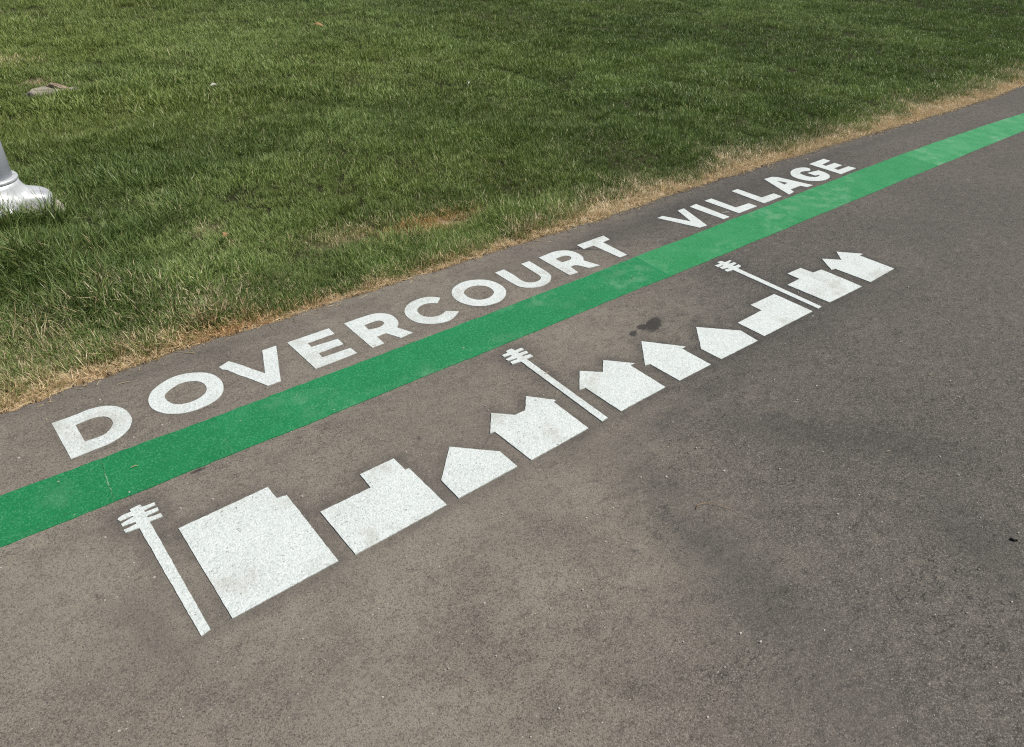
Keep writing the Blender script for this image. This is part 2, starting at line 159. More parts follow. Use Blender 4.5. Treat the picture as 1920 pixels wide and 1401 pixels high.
class NT:
    """small node-tree writer"""
    def __init__(self, name):
        self.m = bpy.data.materials.new(name)
        self.m.use_nodes = True
        self.t = self.m.node_tree
        self.b = self.t.nodes['Principled BSDF']
        self.out = self.t.nodes['Material Output']
    def n(self, typ, **kw):
        nd = self.t.nodes.new('ShaderNode' + typ)
        for k, v in kw.items():
            setattr(nd, k, v)
        return nd
    def set(self, sock, v):
        if isinstance(v, bpy.types.NodeSocket):
            self.t.links.new(v, sock)
        else:
            sock.default_value = v
    def pos(self):
        return self.n('NewGeometry').outputs['Position']
    def mapping(self, vec, scale=(1, 1, 1), rot=(0, 0, 0), loc=(0, 0, 0)):
        nd = self.n('Mapping')
        self.set(nd.inputs['Vector'], vec)
        nd.inputs['Scale'].default_value = scale
        nd.inputs['Rotation'].default_value = rot
        nd.inputs['Location'].default_value = loc
        return nd.outputs['Vector']
    def noise(self, vec, scale, detail=2, rough=0.5, dist=0.0):
        nd = self.n('TexNoise')
        self.set(nd.inputs['Vector'], vec)
        nd.inputs['Scale'].default_value = scale
        nd.inputs['Detail'].default_value = detail
        nd.inputs['Roughness'].default_value = rough
        nd.inputs['Distortion'].default_value = dist
        return nd.outputs['Fac']
    def voro(self, vec, scale, feature='F1', rnd=1.0):
        nd = self.n('TexVoronoi', feature=feature)
        self.set(nd.inputs['Vector'], vec)
        nd.inputs['Scale'].default_value = scale
        nd.inputs['Randomness'].default_value = rnd
        return nd
    def math(self, op, a, b=0.0, clamp=False):
        nd = self.n('Math', operation=op, use_clamp=clamp)
        self.set(nd.inputs[0], a)
        self.set(nd.inputs[1], b)
        return nd.outputs[0]
    def ramp(self, fac, lo, hi, a=0.0, b=1.0):
        nd = self.n('MapRange', interpolation_type='SMOOTHSTEP')
        self.set(nd.inputs['Value'], fac)
        nd.inputs['From Min'].default_value = lo
        nd.inputs['From Max'].default_value = hi
        nd.inputs['To Min'].default_value = a
        nd.inputs['To Max'].default_value = b
        return nd.outputs['Result']
    def mix(self, fac, a, b, mode='MIX'):
        nd = self.n('Mix', data_type='RGBA', blend_type=mode)
        self.set(nd.inputs[0], fac)
        self.set(nd.inputs[6], a if not isinstance(a, tuple) else (*a, 1.0))
        self.set(nd.inputs[7], b if not isinstance(b, tuple) else (*b, 1.0))
        return nd.outputs[2]
    def attr(self, name, typ='GEOMETRY'):
        return self.n('Attribute', attribute_name=name, attribute_type=typ).outputs['Fac']
    def sep(self, col):
        nd = self.n('SeparateColor')
        self.set(nd.inputs[0], col)
        return nd.outputs
    def bump(self, height, strength, dist, normal=None):
        nd = self.n('Bump')
        self.set(nd.inputs['Height'], height)
        nd.inputs['Strength'].default_value = strength
        nd.inputs['Distance'].default_value = dist
        if normal is not None:
            self.set(nd.inputs['Normal'], normal)
        return nd.outputs['Normal']
    def principled(self, **kw):
        names = dict(color='Base Color', rough='Roughness', metal='Metallic', normal='Normal', spec='Specular IOR Level')
        for k, v in kw.items():
            if k == 'color' and isinstance(v, tuple):
                v = (*v, 1.0)
            self.set(self.b.inputs[names[k]], v)
        return self.m

# ------------------------------------------------------------------ materials
def asphalt_nodes(k):
    """aggregate pattern of the tarmac: returns colour socket and height socket"""
    p = k.pos()
    big = k.noise(p, 0.9, 3, 0.55)
    mid = k.noise(p, 5.0, 4, 0.6)
    col = k.mix(k.ramp(big, 0.36, 0.66), (0.210, 0.184, 0.148), (0.290, 0.256, 0.202))
    tint = k.noise(k.mapping(p, loc=(4.2, 1.3, 0)), 2.2, 3, 0.6)
    col = k.mix(k.ramp(tint, 0.45, 0.62, 0, 0.6), col, (0.192, 0.158, 0.130))
    # the tarmac is a little greyer and darker away from the mural
    sx = k.n('SeparateXYZ'); k.set(sx.inputs[0], p)
    grey = k.ramp(k.math('ADD', k.math('SUBTRACT', sx.outputs[0], k.math('MULTIPLY', sx.outputs[1], 0.9)), k.math('MULTIPLY', mid, 0.8)), 0.3, 1.9)
    col = k.mix(grey, col, k.mix(k.ramp(big, 0.36, 0.66), (0.084, 0.078, 0.067), (0.116, 0.106, 0.089)))
    col = k.mix(k.ramp(mid, 0.42, 0.74, 0.0, 0.36), col, (0.090, 0.081, 0.067))
    # weathered, scratchy grain a few centimetres across
    gr = k.noise(k.mapping(p, scale=(1.0, 1.7, 1), rot=(0, 0, 0.8)), 15.0, 6, 0.74, 0.5)
    col = k.mix(k.math('MULTIPLY', k.ramp(gr, 0.51, 0.37), k.math('ADD', 0.34, k.math('MULTIPLY', grey, 0.42))), col, (0.055, 0.051, 0.044))
    col = k.mix(k.ramp(gr, 0.54, 0.70, 0.0, 0.34), col, (0.30, 0.265, 0.215))
    # stones in the mix
    v1 = k.voro(p, 300.0)
    r1 = k.sep(v1.outputs['Color'])
    col = k.mix(k.ramp(r1[0], 0.55, 1.0, 0, 0.60), col, (0.30, 0.265, 0.23))
    col = k.mix(k.ramp(r1[1], 0.55, 1.0, 0, 0.62), col, (0.045, 0.041, 0.038))
    v2 = k.voro(p, 560.0)
    r2 = k.sep(v2.outputs['Color'])
    col = k.mix(k.ramp(r2[0], 0.6, 1.0, 0, 0.45), col, (0.04, 0.037, 0.035))
    col = k.mix(k.ramp(r2[2], 0.7, 1.0, 0, 0.45), col, (0.33, 0.30, 0.27))
    # rare pale chips
    v3 = k.voro(p, 46.0)
    r3 = k.sep(v3.outputs['Color'])
    chip = k.math('MULTIPLY', k.ramp(v3.outputs['Distance'], 0.085, 0.055), k.ramp(r3[1], 0.66, 0.70))
    col = k.mix(chip, col, (0.52, 0.49, 0.44))
    # open texture: short dark voids, stronger in patches
    wv = k.noise(k.mapping(p, scale=(1.0, 2.3, 1), rot=(0, 0, 0.9)), 44.0, 3, 0.65, 1.4)
    patch = k.ramp(k.noise(k.mapping(p, loc=(7, 3, 0)), 2.4, 3, 0.6), 0.42, 0.66)
    void = k.math('MULTIPLY', k.ramp(wv, 0.43, 0.33), k.math('ADD', k.math('MULTIPLY', patch, 0.75), k.math('MULTIPLY', grey, 0.35)), clamp=True)
    col = k.mix(k.math('MULTIPLY', void, 0.8), col, (0.028, 0.027, 0.027))
    h = k.math('ADD', k.math('MULTIPLY', v1.outputs['Distance'], -0.6), k.math('MULTIPLY', r1[0], 0.5))
    h = k.math('ADD', h, k.math('MULTIPLY', k.noise(p, 60.0, 3, 0.6), 0.8))
    h = k.math('SUBTRACT', h, k.math('MULTIPLY', void, 0.9))
    return p, col, h

def mat_asphalt():
    k = NT('asphalt')
    p, col, h = asphalt_nodes(k)
    ragged = k.noise(p, 30.0, 4, 0.7)
    sc = k.math('MULTIPLY', k.attr('scorch'), k.ramp(ragged, 0.25, 0.7, 0.6, 1.35), clamp=True)
    col = k.mix(k.math('MULTIPLY', sc, 0.48), col, (0.045, 0.045, 0.043))
    st = k.attr('stain')
    st = k.ramp(k.math('ADD', st, k.math('MULTIPLY', k.math('SUBTRACT', ragged, 0.5), 0.5)), 0.18, 0.62)
    col = k.mix(k.math('MULTIPLY', st, 0.76), col, (0.02, 0.02, 0.021))
    band = k.attr('dark_bands')
    col = k.mix(band, col, (0.052, 0.051, 0.049))
    du = k.attr('dust')
    col = k.mix(k.math('MULTIPLY', du, k.ramp(ragged, 0.25, 0.8, 0.2, 0.55)), col, (0.26, 0.225, 0.19))
    nrm = k.bump(h, 0.55, 0.0026)
    return k.principled(color=col, rough=0.88, spec=0.2, normal=nrm)

def mat_paint(name, base, alt, dirt, wear, seed, dstr=0.42):
    k = NT(name)
    p = k.pos()
    pm = k.mapping(p, loc=(seed * 3.1, seed * 1.7, 0))
    col = k.mix(k.ramp(k.noise(pm, 6.0, 4, 0.6), 0.35, 0.7), base, alt)
    v = k.voro(p, 230.0)
    r = k.sep(v.outputs['Color'])
    dark = tuple(c * 0.60 for c in base)
    col = k.mix(k.ramp(r[0], 0.5, 1.0, 0, 0.50), col, dark)
    light = tuple(min(0.86, c * 1.25 + 0.06) for c in base)
    col = k.mix(k.ramp(r[1], 0.62, 1.0, 0, 0.55), col, light)
    v2 = k.voro(p, 430.0)
    r2 = k.sep(v2.outputs['Color'])
    col = k.mix(k.ramp(r2[0], 0.8, 1.0, 0, 0.5), col, dark)
    # pinholes and rubbed spots that show tarmac
    hole = k.ramp(k.noise(p, 130.0, 3, 0.6), wear, wear - 0.05)
    hole = k.math('MULTIPLY', hole, k.ramp(k.noise(pm, 9.0, 3, 0.6), 0.42, 0.62, 0.25, 1.0))
    col = k.mix(k.math('MULTIPLY', hole, 0.75), col, (0.13, 0.12, 0.11))
    # tyre and shoe dirt
    d1 = k.noise(pm, 11.0, 5, 0.7)
    d2 = k.noise(k.mapping(pm, loc=(2.7, 5.1, 0)), 3.0, 2, 0.5)
    dm = k.math('MULTIPLY', k.ramp(d1, 0.42, 0.66), k.ramp(d2, 0.47, 0.64))
    col = k.mix(k.math('MULTIPLY', dm, dstr), col, dirt)
    h = k.math('ADD', k.math('MULTIPLY', v.outputs['Distance'], -0.5), k.math('MULTIPLY', k.noise(p, 70.0, 3, 0.6), 1.0))
    h = k.math('SUBTRACT', h, k.math('MULTIPLY', hole, 0.8))
    return k.principled(color=col, rough=0.68, spec=0.3, normal=k.bump(h, 0.55, 0.0026))

M_ASPHALT = mat_asphalt()
M_WHITE = mat_paint('white_thermoplastic', (0.648, 0.700, 0.672), (0.606, 0.655, 0.626), (0.33, 0.31, 0.24), 0.37, 1)
M_GREENS = [mat_paint('green_thermoplastic_%d' % i, c, a, (0.21, 0.40, 0.25), 0.33, 5 + i, 0.22 + 0.10 * i) for i, (c, a) in enumerate([
    ((0.011, 0.205, 0.068), (0.009, 0.180, 0.060)),
    ((0.013, 0.222, 0.076), (0.011, 0.195, 0.066)),
    ((0.018, 0.238, 0.074), (0.042, 0.275, 0.105)),
    ((0.030, 0.272, 0.092), (0.080, 0.330, 0.145))])]

def mat_ground():
    k = NT('soil_and_thatch')
    p = k.pos()
    n = k.noise(p, 45.0, 4, 0.7)
    soil = k.mix(k.ramp(n, 0.3, 0.7), (0.020, 0.020, 0.011), (0.045, 0.048, 0.022))
    green = k.mix(k.ramp(k.noise(p, 8.0, 4, 0.7), 0.3, 0.7), (0.035, 0.058, 0.016), (0.058, 0.088, 0.026))
    far = k.attr('far')
    c = k.mix(far, soil, green)
    straw = k.mix(k.ramp(k.noise(p, 90.0, 4, 0.7), 0.3, 0.7), (0.37, 0.285, 0.175), (0.68, 0.55, 0.37))
    c = k.mix(k.attr('dry'), c, straw)
    return k.principled(color=c, rough=0.95, spec=0.1, normal=k.bump(n, 0.8, 0.02))
M_GROUND = mat_ground()

def mat_grass():
    k = NT('grass_blades')
    rnd = k.attr('rnd')
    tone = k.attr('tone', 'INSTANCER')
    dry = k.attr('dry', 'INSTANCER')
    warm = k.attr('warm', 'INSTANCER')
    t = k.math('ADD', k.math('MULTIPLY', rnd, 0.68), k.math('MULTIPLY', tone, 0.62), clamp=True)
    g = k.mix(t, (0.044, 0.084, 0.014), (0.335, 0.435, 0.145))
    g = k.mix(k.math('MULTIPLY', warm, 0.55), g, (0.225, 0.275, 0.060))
    r2 = k.math('FRACT', k.math('MULTIPLY', rnd, 7.31))
    s = k.mix(r2, (0.60, 0.45, 0.255), (0.90, 0.775, 0.54))
    s = k.mix(k.attr('rust', 'INSTANCER'), s, k.mix(r2, (0.36, 0.19, 0.07), (0.78, 0.52, 0.25)))
    f = k.ramp(k.math('SUBTRACT', dry, k.math('FRACT', k.math('MULTIPLY', rnd, 13.7))), -0.06, 0.06)
    col = k.mix(f, g, s)
    k.principled(color=col, rough=0.45, spec=0.36)
    tr = k.n('BsdfTranslucent')
    k.set(tr.inputs['Color'], k.mix(k.math('MULTIPLY', k.math('SUBTRACT', 1.0, f), 0.5), col, (0.20, 0.29, 0.05), 'MIX'))
    ms = k.n('MixShader')
    ms.inputs[0].default_value = 0.18
    k.t.links.new(k.b.outputs[0], ms.inputs[1])
    k.t.links.new(tr.outputs[0], ms.inputs[2])
    k.t.links.new(ms.outputs[0], k.out.inputs['Surface'])
    return k.m
M_GRASS = mat_grass()

def mat_simple(name, a, b, scale, rough, metal=0.0, bump=0.3, bd=0.003, stretch=(1, 1, 1), spec=0.4):
    k = NT(name)
    p = k.mapping(k.n('TexCoord').outputs['Object'], scale=stretch)
    n = k.noise(p, scale, 5, 0.65)
    col = k.mix(k.ramp(n, 0.3, 0.7), a, b)
    return k.principled(color=col, rough=rough, metal=metal, spec=spec, normal=k.bump(k.noise(p, scale * 3, 4, 0.7), bump, bd))
M_CAST = mat_simple('cast_aluminium', (0.44, 0.45, 0.465), (0.70, 0.71, 0.72), 16.0, 0.48, 0.35, 0.35, 0.004, (1, 1, 0.2))  # upright grey streaks paint grass reflections into the metal's colour
M_POLE = mat_simple('grey_painted_steel', (0.44, 0.455, 0.50), (0.48, 0.495, 0.54), 5.0, 0.5, 0.05, 0.08, 0.002)
M_CONC = mat_simple('footing_concrete', (0.27, 0.235, 0.20), (0.46, 0.41, 0.36), 40.0, 0.9, 0, 0.7, 0.006)
M_ROCK = mat_simple('pale_stone', (0.17, 0.16, 0.12), (0.40, 0.36, 0.28), 22.0, 0.9, 0, 0.8, 0.01)
M_WOOD = mat_simple('weathered_bark', (0.18, 0.13, 0.085), (0.44, 0.35, 0.25), 26.0, 0.9, 0, 0.8, 0.008)
M_PALE = mat_simple('pale_scrap', (0.36, 0.36, 0.31), (0.55, 0.55, 0.49), 20.0, 0.8)
M_LEAF = mat_simple('dry_leaf', (0.22, 0.12, 0.05), (0.42, 0.27, 0.13), 30.0, 0.8)
M_DARK = mat_simple('black_debris', (0.008, 0.008, 0.008), (0.025, 0.023, 0.02), 60.0, 0.8)
M_SEAM = mat_simple('dusty_seam', (0.03, 0.22, 0.09), (0.30, 0.42, 0.30), 90.0, 0.8)
M_GRIT = mat_simple('pale_grit', (0.30, 0.28, 0.25), (0.58, 0.55, 0.50), 12.0, 0.85)
M_CRUMB = mat_simple('tarmac_crumbs', (0.05, 0.046, 0.04), (0.17, 0.145, 0.115), 40.0, 0.9)
M_STRAW = mat_simple('loose_straw', (0.34, 0.24, 0.12), (0.60, 0.48, 0.28), 14.0, 0.7)

# ------------------------------------------------------------------ dryness and height of the lawn
_W = np.array([(-3, .20), (0, .12), (.17, .12), (.41, .09), (.97, .10), (1.5, .10), (2.2, .105), (2.65, .15), (3.1, .17), (3.7, .20), (4.3, .215), (5.8, .25), (7.7, .27), (10.5, .24), (20, .24)])
def dryness(x, y):
    x = np.asarray(x, float); y = np.asarray(y, float)
    d = y - edge_y(x)
    w = np.interp(x, _W[:, 0], _W[:, 1]) * (0.65 + 0.7 * vnoise(x, y * 0.3, 3.2, 1))
    t = d / w + (vnoise(x, y, 14, 2) - 0.5) * 0.9
    strip = sstep(1.55, 0.35, t) * 0.97
    soft = 0.36 * sstep(2.6, 0.8, t) * (0.35 + 0.9 * vnoise(x, y, 6, 3))
    out = np.maximum(strip, soft)
    left = 0.52 * sstep(1.5, 0.2, x) * sstep(0.85, 0.1, d) * (0.3 + vnoise(x, y, 5, 4))
    out = np.maximum(out, left)
    for cx, cy, rx, ry, a in ((2.13, 3.20, .28, .10, .80), (2.31, 3.18, .12, .08, .6), (1.66, 3.33, .24, .12, .45), (1.45, 3.42, .2, .08, .22), (1.08, 3.82, .07, .09, .42), (1.12, 3.55, .05, .05, .4),
                              (.45, 3.33, .13, .08, .42), (.12, 2.80, .22, .10, .5), (.40, 2.85, .15, .1, .5), (.85, 8.75, .30, .28, .55), (1.02, 7.75, .12, .10, .45), (0.75, 3.05, .2, .1, .3)):
        out = np.maximum(out, a * gauss(x, y, cx, cy, rx, ry) * (0.6 + 0.6 * vnoise(x, y, 18, 5)))
    return np.clip(out + 0.004 + 0.03 * sstep(0.55, 0.8, vnoise(x, y, 2.2, 6)), 0, 1)

def soil_z(x, y):
    d = np.asarray(y, float) - edge_y(x)
    bumps = 0.028 * (vnoise(x, y, 1.6, 7) - 0.5) + 0.016 * (vnoise(x, y, 5, 8) - 0.5)
    return np.where(d < -0.05, -0.06, -0.018 + 0.022 * sstep(0.0, 0.6, d) + bumps * sstep(0.02, 0.5, d))

POLE = (0.245, 4.60)
ROCK = (1.02, 7.22)

# ------------------------------------------------------------------ ground sheet
def axis(*segs):
    v = []
    for a, b, s in segs:
        v.append(np.arange(a, b - 1e-6, s))
    return np.unique(np.round(np.concatenate(v), 4))

gx = axis((-200, -20, 15), (-20, -4, 1.0), (-4, 12, 0.09), (12, 26, 0.35), (26, 210, 15))
gy = axis((-200, -12, 15), (-12, 2.3, 0.8), (2.3, 3.6, 0.05), (3.6, 12, 0.12), (12, 24, 0.4), (24, 210, 15))
X, Y = np.meshgrid(gx, gy, indexing='ij')
Zg = soil_z(X, Y)
Zg = np.where(Y < -2.8, -0.02, Zg)
nx, ny = X.shape
def grid_faces(nx, ny):
    i, j = np.meshgrid(np.arange(nx - 1), np.arange(ny - 1), indexing='ij')
    a = (i * ny + j).ravel()
    return np.stack([a, a + ny, a + ny + 1, a + 1], 1)
ground = mesh_obj('ground', np.stack([X.ravel(), Y.ravel(), Zg.ravel()], 1), grid_faces(nx, ny), M_GROUND, smooth=True)
tag(ground, 'soil and thatch under the lawn', kind='structure')
add_attr(ground, 'dry', dryness(X, Y).ravel() * (Y.ravel() > 1))
R_ = np.hypot(X, Y).ravel()
add_attr(ground, 'far', np.where(Y.ravel() < 0, 1.0, np.clip((R_ - 17) / 6, 0, 1)))

# ------------------------------------------------------------------ tarmac path
px = axis((-200, -20, 20), (-20, -3, 1.5), (-3, -0.4, 0.08), (-0.4, 4.1, 0.013), (4.1, 10, 0.045), (10, 26, 0.5), (26, 210, 20))
py = axis((-2.6, -0.3, 0.2), (-0.3, 1.0, 0.04), (1.0, 2.60, 0.013), (2.60, 2.601, 1))
tq = np.array([0.2, 0.4, 0.6, 0.8, 0.95, 1.0, 1.0])
ragged = edge_y(px) + (vnoise(px, px * 0, 26, 3) - 0.5) * 0.020 + (vnoise(px, px * 0, 7, 4) - 0.5) * 0.026 + (RNG.random(len(px)) - 0.5) * 0.006
PX, PY = np.meshgrid(px, np.concatenate([py, np.zeros(len(tq))]), indexing='ij')
for q, t in enumerate(tq):
    PY[:, len(py) + q] = 2.60 + (ragged - 2.60) * t + (0.004 if q == 6 else 0)
PZ = (vnoise(PX, PY, 1.1, 11) - 0.5) * 0.003
PZ[:, -2] -= 0.006
PZ[:, -1] -= 0.06
PZ[:, 0] -= 0.06
path = mesh_obj('path', np.stack([PX.ravel(), PY.ravel(), PZ.ravel()], 1), grid_faces(*PX.shape), M_ASPHALT, smooth=True)
tag(path, 'brown grey tarmac path with fine speckle', kind='structure')

# torch scorch round the white shapes, oil stains and broad darker bands
fx, fy = PX.ravel(), PY.ravel()
scorch = np.zeros(len(fx))
for nm, loops in SHAPES.items():
    amp, rad = (1.0, 0.038) if nm[0] in 'PB' and nm != 'B' else (0.34, 0.024)
    L = np.array(loops[0])
    lo, hi = L.min(0) - 0.14, L.max(0) + 0.14
    idx = np.where((fx > lo[0]) & (fx < hi[0]) & (fy > lo[1]) & (fy < hi[1]))[0]
    if not len(idx):
        continue
    P = np.stack([fx[idx], fy[idx]], 1)
    best = np.full(len(idx), 9.0)
    for A, B in zip(L, np.roll(L, -1, 0)):
        ab = B - A
        t = np.clip(((P - A) @ ab) / max(ab @ ab, 1e-9), 0, 1)
        best = np.minimum(best, np.hypot(*(P - (A + t[:, None] * ab)).T))
    s = amp * np.exp(-(best / rad) ** 2)
    scorch[idx] = np.maximum(scorch[idx], s)
scorch *= 0.15 + 0.75 * vnoise(fx, fy, 5, 12) + 0.55 * vnoise(fx, fy, 17, 13)
scorch = np.maximum(scorch, 0.7 * gauss(fx, fy, 0.06, 1.42, .07, .16, 0.2))
add_attr(path, 'scorch', np.clip(scorch, 0, 1))
stain = np.zeros(len(fx))
for cx, cy, rx, ry, an, a in ((2.29, 1.70, .075, .035, 0.45, 1.0), (2.23, 1.715, .035, .025, 0, .8), (2.155, 1.70, .028, .016, .5, .95), (2.27, 1.55, .05, .03, .5, .40),
                              (2.60, 2.46, .085, .012, -0.75, .75), (2.52, 2.50, .10, .010, -0.5, .55), (2.20, .16, .02, .03, 0, .4), (-.02, 1.62, .012, .03, .4, .55), (1.02, 1.66, .015, .02, 0, .5),
                              (0.36, 1.95, .03, .006, 0, .8)):
    stain = np.maximum(stain, a * gauss(fx, fy, cx, cy, rx, ry, an))
add_attr(path, 'stain', stain)
dark_bands = np.zeros(len(fx))
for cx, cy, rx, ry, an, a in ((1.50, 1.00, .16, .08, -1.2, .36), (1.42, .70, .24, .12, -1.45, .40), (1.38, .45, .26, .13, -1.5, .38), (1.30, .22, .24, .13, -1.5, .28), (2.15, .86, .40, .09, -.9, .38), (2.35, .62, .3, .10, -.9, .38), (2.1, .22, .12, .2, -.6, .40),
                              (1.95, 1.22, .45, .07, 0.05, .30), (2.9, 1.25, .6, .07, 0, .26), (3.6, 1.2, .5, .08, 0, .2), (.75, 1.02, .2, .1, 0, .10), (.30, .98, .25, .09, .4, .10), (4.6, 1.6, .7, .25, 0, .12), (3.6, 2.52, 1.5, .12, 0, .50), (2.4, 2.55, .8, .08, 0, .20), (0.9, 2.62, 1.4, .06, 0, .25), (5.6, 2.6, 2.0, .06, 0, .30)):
    dark_bands = np.maximum(dark_bands, a * gauss(fx, fy, cx, cy, rx, ry, an) * (0.7 + 0.6 * vnoise(fx, fy, 4, 15)))
add_attr(path, 'dark_bands', dark_bands)
dust = np.zeros(len(fx))
st_y = np.interp(fx, [q[0] for q in STRIPE_TOP], [q[1] for q in STRIPE_TOP])
dust = 0.55 * np.exp(-((fy - st_y - 0.02) / 0.03) ** 2) * vnoise(fx, fy, 8, 16) * (fx < 3)
dust = np.maximum(dust, 0.8 * gauss(fx, fy, 0.11, 1.11, .085, .009, 0.785))
dust = np.maximum(dust, 0.5 * gauss(fx, fy, 1.62, .80, .13, .10) * 0.6)
dust = np.maximum(dust, 0.35 * sstep(0.35, 0.75, vnoise(fx, fy, 2.5, 17)) * (fx < 1.6) * (fy < 1.9))
add_attr(path, 'dust', dust)

# ------------------------------------------------------------------ painted shapes
def densify(loop, step, jit):
    out = []
    n = len(loop)
    for i in range(n):
        a = np.array(loop[i]); b = np.array(loop[(i + 1) % n])
        L = np.hypot(*(b - a)); m = max(1, int(L / step))
        nrm = np.array([-(b - a)[1], (b - a)[0]]) / max(L, 1e-6)
        for q in range(m):
            v = a + (b - a) * q / m
            if q:
                v = v + nrm * random.gauss(0, jit)
            out.append((float(v[0]), float(v[1])))
    return out

def slab(name, loops, mat, parent=None, top=0.0026, low=-0.004, step=0.014, jit=0.0004, origin=(0, 0)):
    loops = [densify(l, step, jit) for l in loops]
    flat = [v for l in loops for v in l]
    tris = tessellate_polygon([[Vector((x, y, 0)) for x, y in l] for l in loops])
    n = len(flat)
    V = [(x - origin[0], y - origin[1], top) for x, y in flat] + [(x - origin[0], y - origin[1], low) for x, y in flat]
    F = []
    for a, b, c in tris:
        (ax, ay), (bx, by), (cx, cy) = flat[a], flat[b], flat[c]
        F.append((a, b, c) if (bx - ax) * (cy - ay) - (by - ay) * (cx - ax) > 0 else (a, c, b))
    s = 0
    for l in loops:
        m = len(l)
        for i in range(m):
            a, b = s + i, s + (i + 1) % m
            F.append((a, a + n, b + n, b))
        s += m
    o = mesh_obj(name, V, F, mat, parent)
    bm = bmesh.new(); bm.from_mesh(o.data); bmesh.ops.recalc_face_normals(bm, faces=bm.faces); bm.to_mesh(o.data); bm.free()
    return o

def painted(name, key, label, cat, group):
    l = SHAPES[key]
    c = np.array(l[0]).mean(0)
    o = slab(name, l, M_WHITE, origin=c)
    o.location = (c[0], c[1], 0)
    return tag(o, label, cat, group)

for word, keys, lab in (('DOVERCOURT', ['D', 'O1', 'V1', 'E1', 'R1', 'C', 'O2', 'U', 'R2', 'T'], 'white painted word DOVERCOURT on the tarmac above the green stripe'),
                        ('VILLAGE', ['V2', 'I', 'L1', 'L2', 'A', 'G', 'E2'], 'white painted word VILLAGE on the tarmac above the green stripe')):
    c = np.array(SHAPES[keys[0]][0]).mean(0)
    w = thing('painted_word', (c[0], c[1], 0), lab, 'lettering', 'painted words along the stripe')
    for ch, key in zip(word, keys):
        o = slab('letter', SHAPES[key], M_WHITE, w, origin=c)
        o['label'] = 'white painted capital letter ' + ch

GP = 'painted utility poles of the skyline'
painted('painted_utility_pole', 'P1', 'white painted utility pole below the letter D, before the large square building', 'road marking', GP)
painted('painted_utility_pole', 'P2', 'white painted utility pole between the two double-gabled houses', 'road marking', GP)
painted('painted_utility_pole', 'P3', 'white painted utility pole under the word VILLAGE, beside the stepped building', 'road marking', GP)
GB = 'painted buildings of the skyline'
painted('painted_building', 'B1', 'largest white painted square building with a notched roof corner, beside the first pole', 'road marking', GB)
painted('painted_building', 'B2', 'white painted low building with tower block, between the square building and plain house', 'road marking', GB)
painted('painted_building', 'B8', 'white painted L-shaped stepped building between plain house and pole under VILLAGE', 'road marking', GB)
painted('painted_building', 'B9', 'white painted building with chimney tower on its roof, near the skyline end', 'road marking', GB)
GH = 'painted houses of the skyline'
painted('painted_house', 'B3', 'larger white painted plain house with pointed roof after the tower building', 'road marking', GH)
painted('painted_house', 'B4', 'white painted house with low left gable and taller gable, before the middle pole', 'road marking', GH)
painted('painted_house', 'B5', 'white painted house with two gables, just after the middle utility pole', 'road marking', GH)
painted('painted_house', 'B6', 'white painted house with one wide overhanging gable roof, below the oil stain', 'road marking', GH)
painted('painted_house', 'B7', 'smaller white painted plain house with pointed roof beside the L-shaped building', 'road marking', GH)
painted('painted_house', 'B10', 'last white painted house with two sharp gables at the skyline end', 'road marking', GH)

# ------------------------------------------------------------------ green stripe, panel by panel
T_, B_ = np.array(STRIPE_TOP), np.array(STRIPE_BOT)
def lin(a, x):
    x = np.asarray(x, float)
    return np.interp(x, a[:, 0], a[:, 1])
stripe = thing('painted_stripe', (0, float(lin(B_, 0)), 0), 'long green painted stripe running between the white lettering and the skyline', 'road marking')
seams = [-60, -20, -6, -3, -1.4, -0.62, 0.13, 0.505, 1.35, 2.15, 2.75, 3.55, 4.4, 5.1, 5.82, 6.9, 8.4, 10.5, 14, 20, 40, 80]
tone = [0, 0, 0, 0, 0, 0, 0, 1, 1, 1, 2, 2, 2, 2, 3, 3, 3, 3, 3, 3, 3]  # paler greens further along: distant sheen painted into the panel colour
for i, (a, b) in enumerate(zip(seams[:-1], seams[1:])):
    a2, b2 = a + (0.0006 if abs(a - 0.13) < .01 else 0.0001), b - (0.0006 if abs(b - 0.13) < .01 else 0.0001)
    n = max(3, min(400, int((b2 - a2) / 0.012))) if b < 9 else 12
    xs = np.linspace(a2, b2, n)
    skew = 0.0 if abs(a) > 8 else 1.0
    wob = lambda s: (vnoise(xs, xs * 0, 30, 20 + s) - 0.5) * 0.005 + (vnoise(xs, xs * 0, 4, 30 + s) - 0.5) * 0.006
    top = [(float(x), float(v)) for x, v in zip(xs, lin(T_, xs) + wob(i % 3))]
    bot = [(float(x - 0.018 * skew), float(v)) for x, v in zip(xs, lin(B_, xs) + wob(3 + i % 3))]
    o = slab('stripe_panel', [bot + top[::-1]], M_GREENS[tone[i]], stripe, top=0.0024, step=5, jit=0, origin=(0, float(lin(B_, 0))))

for sx, w in ((0.13, 0.0008),):
    yb, yt = float(lin(B_, sx)) + 0.004, float(lin(T_, sx)) - 0.004
    slab('seam', [[(sx - 0.018 - w, yb), (sx - 0.018 + w, yb), (sx + w, yt), (sx - w, yt)]], M_SEAM, stripe, top=0.0030, step=0.01, jit=0.0012, origin=(0, float(lin(B_, 0))))

